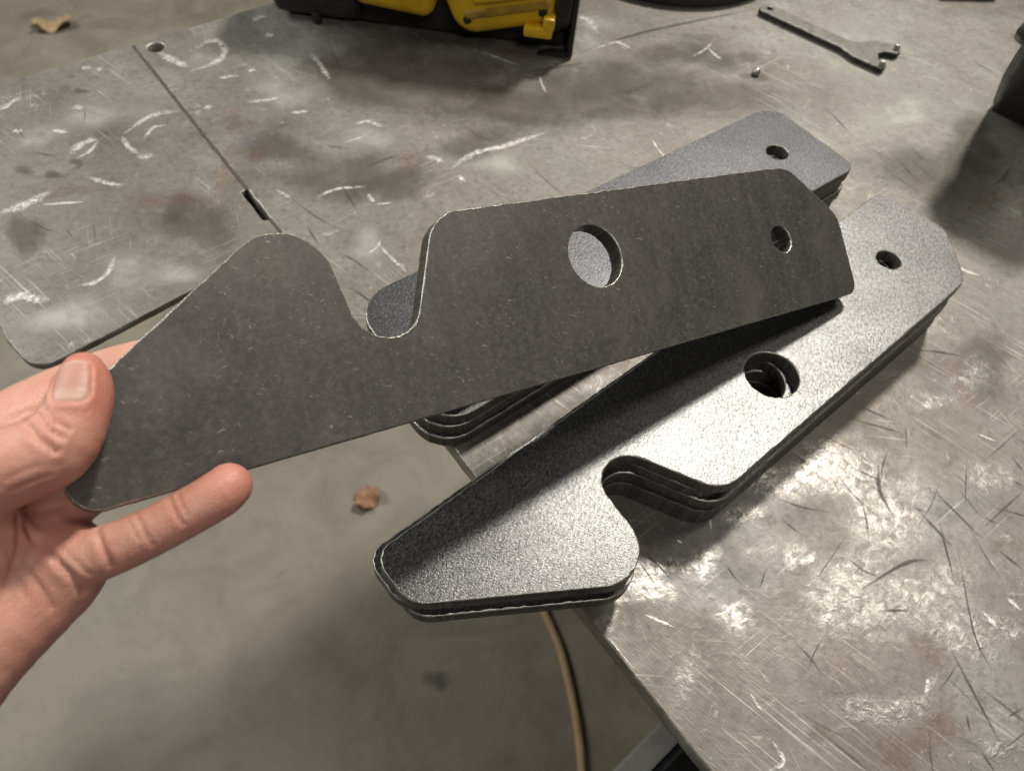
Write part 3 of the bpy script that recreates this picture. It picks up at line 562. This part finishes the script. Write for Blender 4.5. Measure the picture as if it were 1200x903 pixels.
for pts, depth, width in GROOVES:
    pts = np.array(pts); near = np.linalg.norm(hv-pts.mean(0), axis=1) < np.linalg.norm(pts-pts.mean(0), axis=1).max()+6
    g_ = chain_sdf(hv[near], [(*q, 0.0) for q in pts], 4)
    gd[near] += depth*(np.exp(-(g_/(width*.8))**2)-.28*np.exp(-((g_-2.2*width)/(width*1.3))**2))
hv = hv-hn_*gd[:, None]
nc = np.array([335.7, 33.0, -15.0]); nn_ = np.array([.16, .46, -.87]); nn_ /= np.linalg.norm(nn_); nu = np.array([-.26, .86, .41]); nu -= nn_*(nu@nn_); nu /= np.linalg.norm(nu); nv_ = np.cross(nn_, nu)
rel = hv-nc; s_ = ((np.abs(rel@nu)/NAIL_L)**3.2+(np.abs(rel@nv_)/NAIL_W)**3.2)**(1/3.2)
m_ = (np.linalg.norm(rel, axis=1) < 14) & (hn_@nn_ > .05)
lift = np.where(m_, .42*np.exp(-((s_-1.20)/.15)**2)*np.where(rel@nu > NAIL_L*.75, .2, 1)-.30*np.clip((1.06-s_)/.1, 0, 1), 0)
hv = hv+hn_*lift[:, None]
def c2w(c): c = np.asarray(c, float); return ho+c[:, :1]*hx+c[:, 1:2]*hy-c[:, 2:3]*hn
def skin_mat():
    m = M('skin'); at = m.n('Attribute', attribute_name='flush').outputs['Fac']
    a = m.noise(55, 5, .6, .4); b = m.noise(260, 4, .65)
    base = m.ramp(a, [(.3, (.50, .225, .175)), (.5, (.585, .30, .232)), (.72, (.64, .40, .31))])
    base = m.mix(m.ramp(b, [(.55, 0), (.75, .35)]), base, (.52, .235, .175))
    base = m.mix(m.math('MULTIPLY', at, .75), base, (.55, .185, .14))
    m.set(Base_Color=base, Roughness=.46, Subsurface_Weight=.12, Subsurface_Scale=.004); m.p.inputs['Subsurface Radius'].default_value = (1.0, .35, .2)
    v = m.voro(760, 'DISTANCE_TO_EDGE', m.map((1, 1.6, 1), (0, 0, .5))); x = m.bump(m.noise(300, 5, .65), .0006, .4); x = m.bump(m.ramp(v, [(0, 0), (.12, 1)]), .00018, .32, x); m.bump(m.noise(1, 2, .5, .3, m.map((1200, 300, 700), (0, 0, .6))), .00022, .35, x); return m.m
skin = skin_mat()
hw = c2w(hv); org = c2w(np.array([[365., 0, 16]]))[0]
me = mesh_np('person', hw-org, hf)
bm = bmesh.new(); bm.from_mesh(me); bmesh.ops.recalc_face_normals(bm, faces=bm.faces); bm.to_mesh(me); bm.free()
fl_ = np.zeros(len(hv))
for c, r_, s_ in (((332, 35, -10), 12, .9), ((306, -3, -7), 11, 1.0), ((320, -6, -4), 10, .55), ((333, -8, 2), 10, .5), ((347, -5, 5), 14, .55), ((352, 10, -12), 10, .35), ((330, 26, -14), 10, .8), ((366, -10, 6), 18, .4), ((336, 16, -14), 7, .5)):
    fl_ = np.maximum(fl_, s_*np.exp(-((hv-np.array(c))**2).sum(1)/r_**2))
at = me.attributes.new('flush', 'FLOAT', 'POINT'); at.data.foreach_set('value', fl_.astype(np.float32))
hand = obj('person', me, skin, loc=org); tag(hand, 'bare left hand with wrist clamping the tail of the held plate', 'person')
# thumb nail: the patch of thumb surface under a rounded-rectangle mask, lifted and given an edge
gu = np.linspace(-1, 1, 25); gv = np.linspace(-1, 1, 21); npt = []; ring = []
for a in gu:
    for b in gv:
        # square to rounded rectangle
        k_ = (abs(a)**3.2+abs(b)**3.2)**(1/3.2); m_ = max(abs(a), abs(b)); f_ = m_/k_ if k_ > 0 else 1
        q = nc+nu*a*f_*NAIL_L+nv_*b*f_*NAIL_W
        npt.append(q+nn_*8)
npt = np.array(npt)
for _ in range(40): npt = npt-nn_*(hand_sdf(npt, False)*.7)[:, None]
nxt = len(gu)*len(gv)
cen = nc-nn_*5
dirs = npt-(cen+((npt-cen)@nu)[:, None]*nu); dirs /= np.linalg.norm(dirs, axis=1)[:, None]
edge = np.array([max(abs(a), abs(b)) for a in gu for b in gv])
tipk = np.array([a for a in gu for b in gv])
topv = npt+dirs*(np.where(edge > .99, -.05, .16)+.25*np.clip(tipk-.6, 0, 1)/.4)[:, None]; botv = npt-dirs*.5
vv = np.vstack([topv, botv]); ff = []
W_ = len(gv)
for i in range(len(gu)-1):
    for j in range(W_-1):
        q = [i*W_+j, i*W_+j+1, (i+1)*W_+j+1, (i+1)*W_+j]; ff.append(q); ff.append([k+nxt for k in q[::-1]])
bd = [(0, j) for j in range(W_)]+[(i, W_-1) for i in range(1, len(gu))]+[(len(gu)-1, j) for j in range(W_-2, -1, -1)]+[(i, 0) for i in range(len(gu)-2, 0, -1)]
bd = [i*W_+j for i, j in bd]
for k in range(len(bd)): a, b = bd[k], bd[(k+1) % len(bd)]; ff.append([a, b, b+nxt, a+nxt])
me = mesh_np('thumbnail', c2w(vv)-org, ff); bm = bmesh.new(); bm.from_mesh(me); bmesh.ops.recalc_face_normals(bm, faces=bm.faces); bm.to_mesh(me); bm.free(); me.set_sharp_from_angle(angle=R(50))
ta = me.attributes.new('along', 'FLOAT', 'POINT'); ta.data.foreach_set('value', np.r_[tipk, tipk].astype(np.float32))
m = M('fingernail'); al = m.n('Attribute', attribute_name='along').outputs['Fac']
m.set(Base_Color=m.ramp(m.math('ADD', m.math('MULTIPLY', al, .5), .5), [(.0, (.58, .38, .31)), (.22, (.55, .33, .27)), (.36, (.50, .25, .20)), (.90, (.51, .27, .22)), (.97, (.58, .40, .33))]), Roughness=.5, Subsurface_Weight=.1, Subsurface_Scale=.003)
m.bump(m.noise(1, 2, .5, 0, m.map((900, 200, 200), (0, 0, .5))), .0001, .4)
nail = obj('thumbnail', me, m.m, hand)

# ---------------------------------------------------------------- power tool at the back of the table
tool = empty('power_tool', (-134, 548, 0), math.atan2(-.17, .985)); tag(tool, 'scuffed yellow and black power tool lying at the back of the table', 'power tool')
bm = bmesh.new(); add_box(bm, (0, -4, 3), (66, 85, 92), 9, 3); add_box(bm, (8, -8, 22), (60, 0, 60), 3)
for k in range(4): add_box(bm, (10+k*13, -9, 66), (18+k*13, 0, 84), 1.5)
obj('battery_pack', mesh_bm('battery_pack', bm, True), black_rubber, tool)
bm = bmesh.new(); add_cyl(bm, (33, -3, 0), (33, -3, 9), 3.5, 3.5, 14, .8); obj('foot', mesh_bm('foot', bm, True), black_metal, tool)
bm = bmesh.new(); add_rprism(bm, fillet([(58, 1, 5), (214, 1, 5), (214, 66, 5), (58, 66, 5)]), 'y', 3, 80, 3); obj('gear_case', mesh_bm('gear_case', bm, True), black_metal, tool)
bm = bmesh.new(); add_rprism(bm, fillet([(63, 22, 9), (121, 17, 9), (123, 95, 9), (61, 95, 9)]), 'y', -13, 74, 8)
obj('motor_housing', mesh_bm('motor_housing', bm, True), yellow_plastic, tool)
bm = bmesh.new(); add_rprism(bm, fillet([(118, 98, 10), (119, 58, 14), (140, 9, 17), (206, 27, 8), (207, 98, 10)]), 'y', -15, 72, 8)
h2 = obj('handle_housing', mesh_bm('handle_housing', bm, True), yellow_plastic, tool)
bm = bmesh.new(); add_rprism(bm, fillet([(151, 37, 2.9), (203, 50, 2.9), (202, 56.5, 2.9), (150, 43.5, 2.9)]), 'y', -20, -12, 2.4); obj('ridge', mesh_bm('ridge', bm, True), yellow_plastic, h2)
bm = bmesh.new(); add_rprism(bm, fillet([(144, 23, 2.9), (203, 38.5, 2.9), (202, 45, 2.9), (143, 30, 2.9)]), 'y', -16.5, -10, 2.4); obj('lip', mesh_bm('lip', bm, True), grimy_yellow, h2)
bm = bmesh.new(); add_box(bm, (186, -21, 20), (206, -10, 27), 2); add_box(bm, (199, -21.5, 25.5), (207, -10, 35), 2); obj('latch', mesh_bm('latch', bm, True), yellow_plastic, tool)
bm = bmesh.new(); add_cyl(bm, (206, 20, 40), (217, 20, 40), 34, 30, 32, 2); obj('flange', mesh_bm('flange', bm, True), black_metal, tool)
bm = bmesh.new(); add_rprism(bm, fillet([(-9, 1, 2), (110, 1, 10), (110, 95, 30), (12, 95, 20)]), 'x', 217.6, 221.6, .8, 2); obj('guard', mesh_bm('guard', bm, True), black_metal, tool)
bm = bmesh.new(); add_prism(bm, [(196, .4), (217, .4), (217, 4), (205, 4)], 'y', -8, -3); obj('guard_lip', mesh_bm('guard_lip', bm), black_metal, tool)

for x_, z_ in ((70, 40), (112, 36), (146, 24), (198, 36)):
    bm = bmesh.new(); y_ = -13.6 if x_ < 125 else -15.6
    add_cyl(bm, (x_, y_+2, z_), (x_, y_-.6, z_), 3.2, 2.9, 14, .4); obj('screw', mesh_bm('screw', bm, True), black_metal, tool)
bm = bmesh.new()
for k in range(4): add_box(bm, (78+k*9, -13.8, 46), (83+k*9, -10, 66), .8)
vent_ = obj('vent', mesh_bm('vent', bm), black_rubber, tool)
# ---------------------------------------------------------------- pin spanner
sp = empty('pin_spanner', (241, 570, 0)); tag(sp, 'flat steel pin spanner with a forked end lying on the table behind the plates', 'spanner')
def loc2(L): return [(a-241, b-570, *r) for a, b, *r in L]
out_ = loc2([(236, 572, 4), (290, 521, 6), (296, 510, 6), (306, 501, 4), (313, 495, 2.5), (318.5, 500, 2.5), (314.5, 507, 3), (316, 515, 4), (324, 518.5, 4), (331, 515, 3), (336.5, 520, 2.5), (333, 529, 4), (318, 533, 6), (306, 529, 6), (297, 533, 6), (246, 581, 6)])
me = slab('handle', fillet(out_), [circle((5.5, 2.5), 2.6, 16)], 5, .8, .05, 1, 3); obj('handle', me, [spanner_steel, rim_dull, black_metal], sp, (0, 0, 5.2))
for q in ((313.8, 499.5), (332.5, 521.5)):
    bm = bmesh.new(); add_cyl(bm, (0, 0, 4.6), (0, 0, 9), 2.3, 2.1, 16, .4); obj('pin', mesh_bm('pin', bm, True), rim_dull, sp, (q[0]-241, q[1]-570, 0))

# ---------------------------------------------------------------- black things cut by the top edge of the picture
disc = empty('grinding_disc', (183, 678, 0)); tag(disc, 'black round disc lying at the far edge of the table behind everything', 'disc')
bm = bmesh.new(); add_cyl(bm, (0, 0, 2), (0, 0, 12), 101, 101, 72, 1.5); add_cyl(bm, (0, 0, 12), (0, 0, 15), 30, 26, 32, .8); obj('wheel', mesh_bm('wheel', bm, True), black_rubber, disc)
bm = bmesh.new(); add_cyl(bm, (0, 0, 0), (0, 0, 2), 60, 60, 40); obj('backing', mesh_bm('backing', bm, True), black_metal, disc)
bm = bmesh.new(); add_box(bm, (0, 0, 0), (50, 90, 10), 2); o = obj('flat_bar', mesh_bm('flat_bar', bm, True), black_metal, loc=(402, 606, .3), rz=R(2)); tag(o, 'black flat bar at the far right, cut by the top of the photo', 'metal bar')
blk = empty('black_tool', (379, 455, 0), math.atan2(-.70, .71)); tag(blk, 'scuffed black tool body with a flared collar standing on the right of the table', 'tool')
bm = bmesh.new()
lo_ = fillet([(0, 0, 7), (62, 0, 7), (62, 70, 7), (0, 70, 7)]); n_ = len(lo_); prev = None
for z_, s_, in ((4, .97), (7, 1.0), (40, 1.03), (68, .98), (83, .93)):
    rr = [bm.verts.new((31+(q[0]-31)*s_, 35+(q[1]-35)*s_-.95*max(0, z_-6), z_)) for q in lo_]
    if prev:
        for i in range(n_): bm.faces.new((prev[i], prev[(i+1) % n_], rr[(i+1) % n_], rr[i]))
    else: bm.faces.new(rr[::-1])
    prev = rr
bm.faces.new(prev); obj('body', mesh_bm('body', bm, True, 40), black_metal, blk)
bm = bmesh.new(); add_box(bm, (3, 3, 0), (59, 67, 4), 1); obj('base_pad', mesh_bm('base_pad', bm), black_rubber, blk)
bm = bmesh.new(); prev = None
for z_, s_ in ((82, 1.02), (84, 1.12), (90, 1.12), (98, .95), (104, .8)):
    rr = [bm.verts.new((31+(q[0]-31)*s_, 35+(q[1]-35)*s_-.95*max(0, z_-6), z_)) for q in lo_]
    if prev:
        for i in range(n_): bm.faces.new((prev[i], prev[(i+1) % n_], rr[(i+1) % n_], rr[i]))
    else: bm.faces.new(rr[::-1])
    prev = rr
bm.faces.new(prev); obj('collar', mesh_bm('collar', bm, True, 40), black_metal, blk)
bm = bmesh.new(); add_prism(bm, [(-3.6, 8), (-1, 8), (-69, 80), (-72, 80)], 'x', 26, 27.2); obj('seam', mesh_bm('seam', bm), rim_dull, blk)

# ---------------------------------------------------------------- on the floor: scraps and a cord
def scrap(name, label, cat, loc, sx, sy, lift, mat_, seed):
    r_ = np.random.default_rng(seed); n = 13; v = []; f = []
    for lay in (0, 1):
        for i in range(n):
            for j in range(n):
                a, b = i/(n-1)*2-1, j/(n-1)*2-1; k_ = 1-.35*abs(b)**1.5+.10*math.sin(5*b+seed)
                z = lift*(.35+.65*abs(math.sin(1.6*a+.9*b+seed)))*(abs(a)**1.3+.15)+3*math.sin(4*a+3*b)
                v.append((sx*a*k_, sy*b*(1-.2*a*a), max(.6, z)+(1.2 if lay else 0)))
    N = n*n
    for i in range(n-1):
        for j in range(n-1):
            q = [i*n+j, (i+1)*n+j, (i+1)*n+j+1, i*n+j+1]; f.append(q[::-1]); f.append([k+N for k in q])
    bd = [i*n for i in range(n)]+[(n-1)*n+j for j in range(1, n)]+[i*n+n-1 for i in range(n-2, -1, -1)]+[j for j in range(n-2, 0, -1)]
    for k in range(len(bd)): a, b = bd[k], bd[(k+1) % len(bd)]; f.append([a, b, b+N, a+N])
    o = obj(name, mesh_np(name, v, f), mat_, loc=loc, rz=seed*.7); tag(o, label, cat); return o
scrap('dry_leaf', 'small curled brown leaf on the concrete floor below the held plate', 'leaf', (-150, 566, FLOOR), 24, 20, 16, leaf_mat, 1)
scrap('paper_scrap', 'crumpled tan scrap on the floor beyond the table leaf', 'scrap', (-1046, 1925, FLOOR), 52, 26, 26, paper_mat, 5)
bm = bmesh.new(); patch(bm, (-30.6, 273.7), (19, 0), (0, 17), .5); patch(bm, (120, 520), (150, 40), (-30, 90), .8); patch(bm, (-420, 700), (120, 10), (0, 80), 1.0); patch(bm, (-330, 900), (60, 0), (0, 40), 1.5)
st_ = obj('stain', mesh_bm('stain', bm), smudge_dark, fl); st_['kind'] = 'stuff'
cp = catmull([(95, 470, 0, 0), (120.8, 406.8, 0, 0), (134.6, 368.5, 0, 0), (154.5, 313.3, 0, 0), (166.2, 251.5, 0, 0), (172.3, 193.4, 0, 0), (172.9, 146.2, 0, 0), (168, 60, 0, 0), (190, -150, 0, 0), (260, -420, 0, 0)], 8)[:, :2]
bm = bmesh.new(); prev = None; tt = np.gradient(cp, axis=0); tt /= np.linalg.norm(tt, axis=1)[:, None]
for k in range(len(cp)):
    n2_ = (-tt[k][1], tt[k][0]); rr = [bm.verts.new((cp[k][0]+n2_[0]*6.5*math.cos(q), cp[k][1]+n2_[1]*6.5*math.cos(q), 6.5+6.5*math.sin(q))) for q in [2*math.pi*i/12 for i in range(12)]]
    if prev:
        for i in range(12): bm.faces.new((prev[i], prev[(i+1) % 12], rr[(i+1) % 12], rr[i]))
    else: bm.faces.new(rr)
    prev = rr
bm.faces.new(prev)
o = obj('cord', mesh_bm('cord', bm, True, 60), cord_mat, loc=(0, 0, FLOOR)); tag(o, 'tan cord running across the concrete floor below the table edge', 'cord')
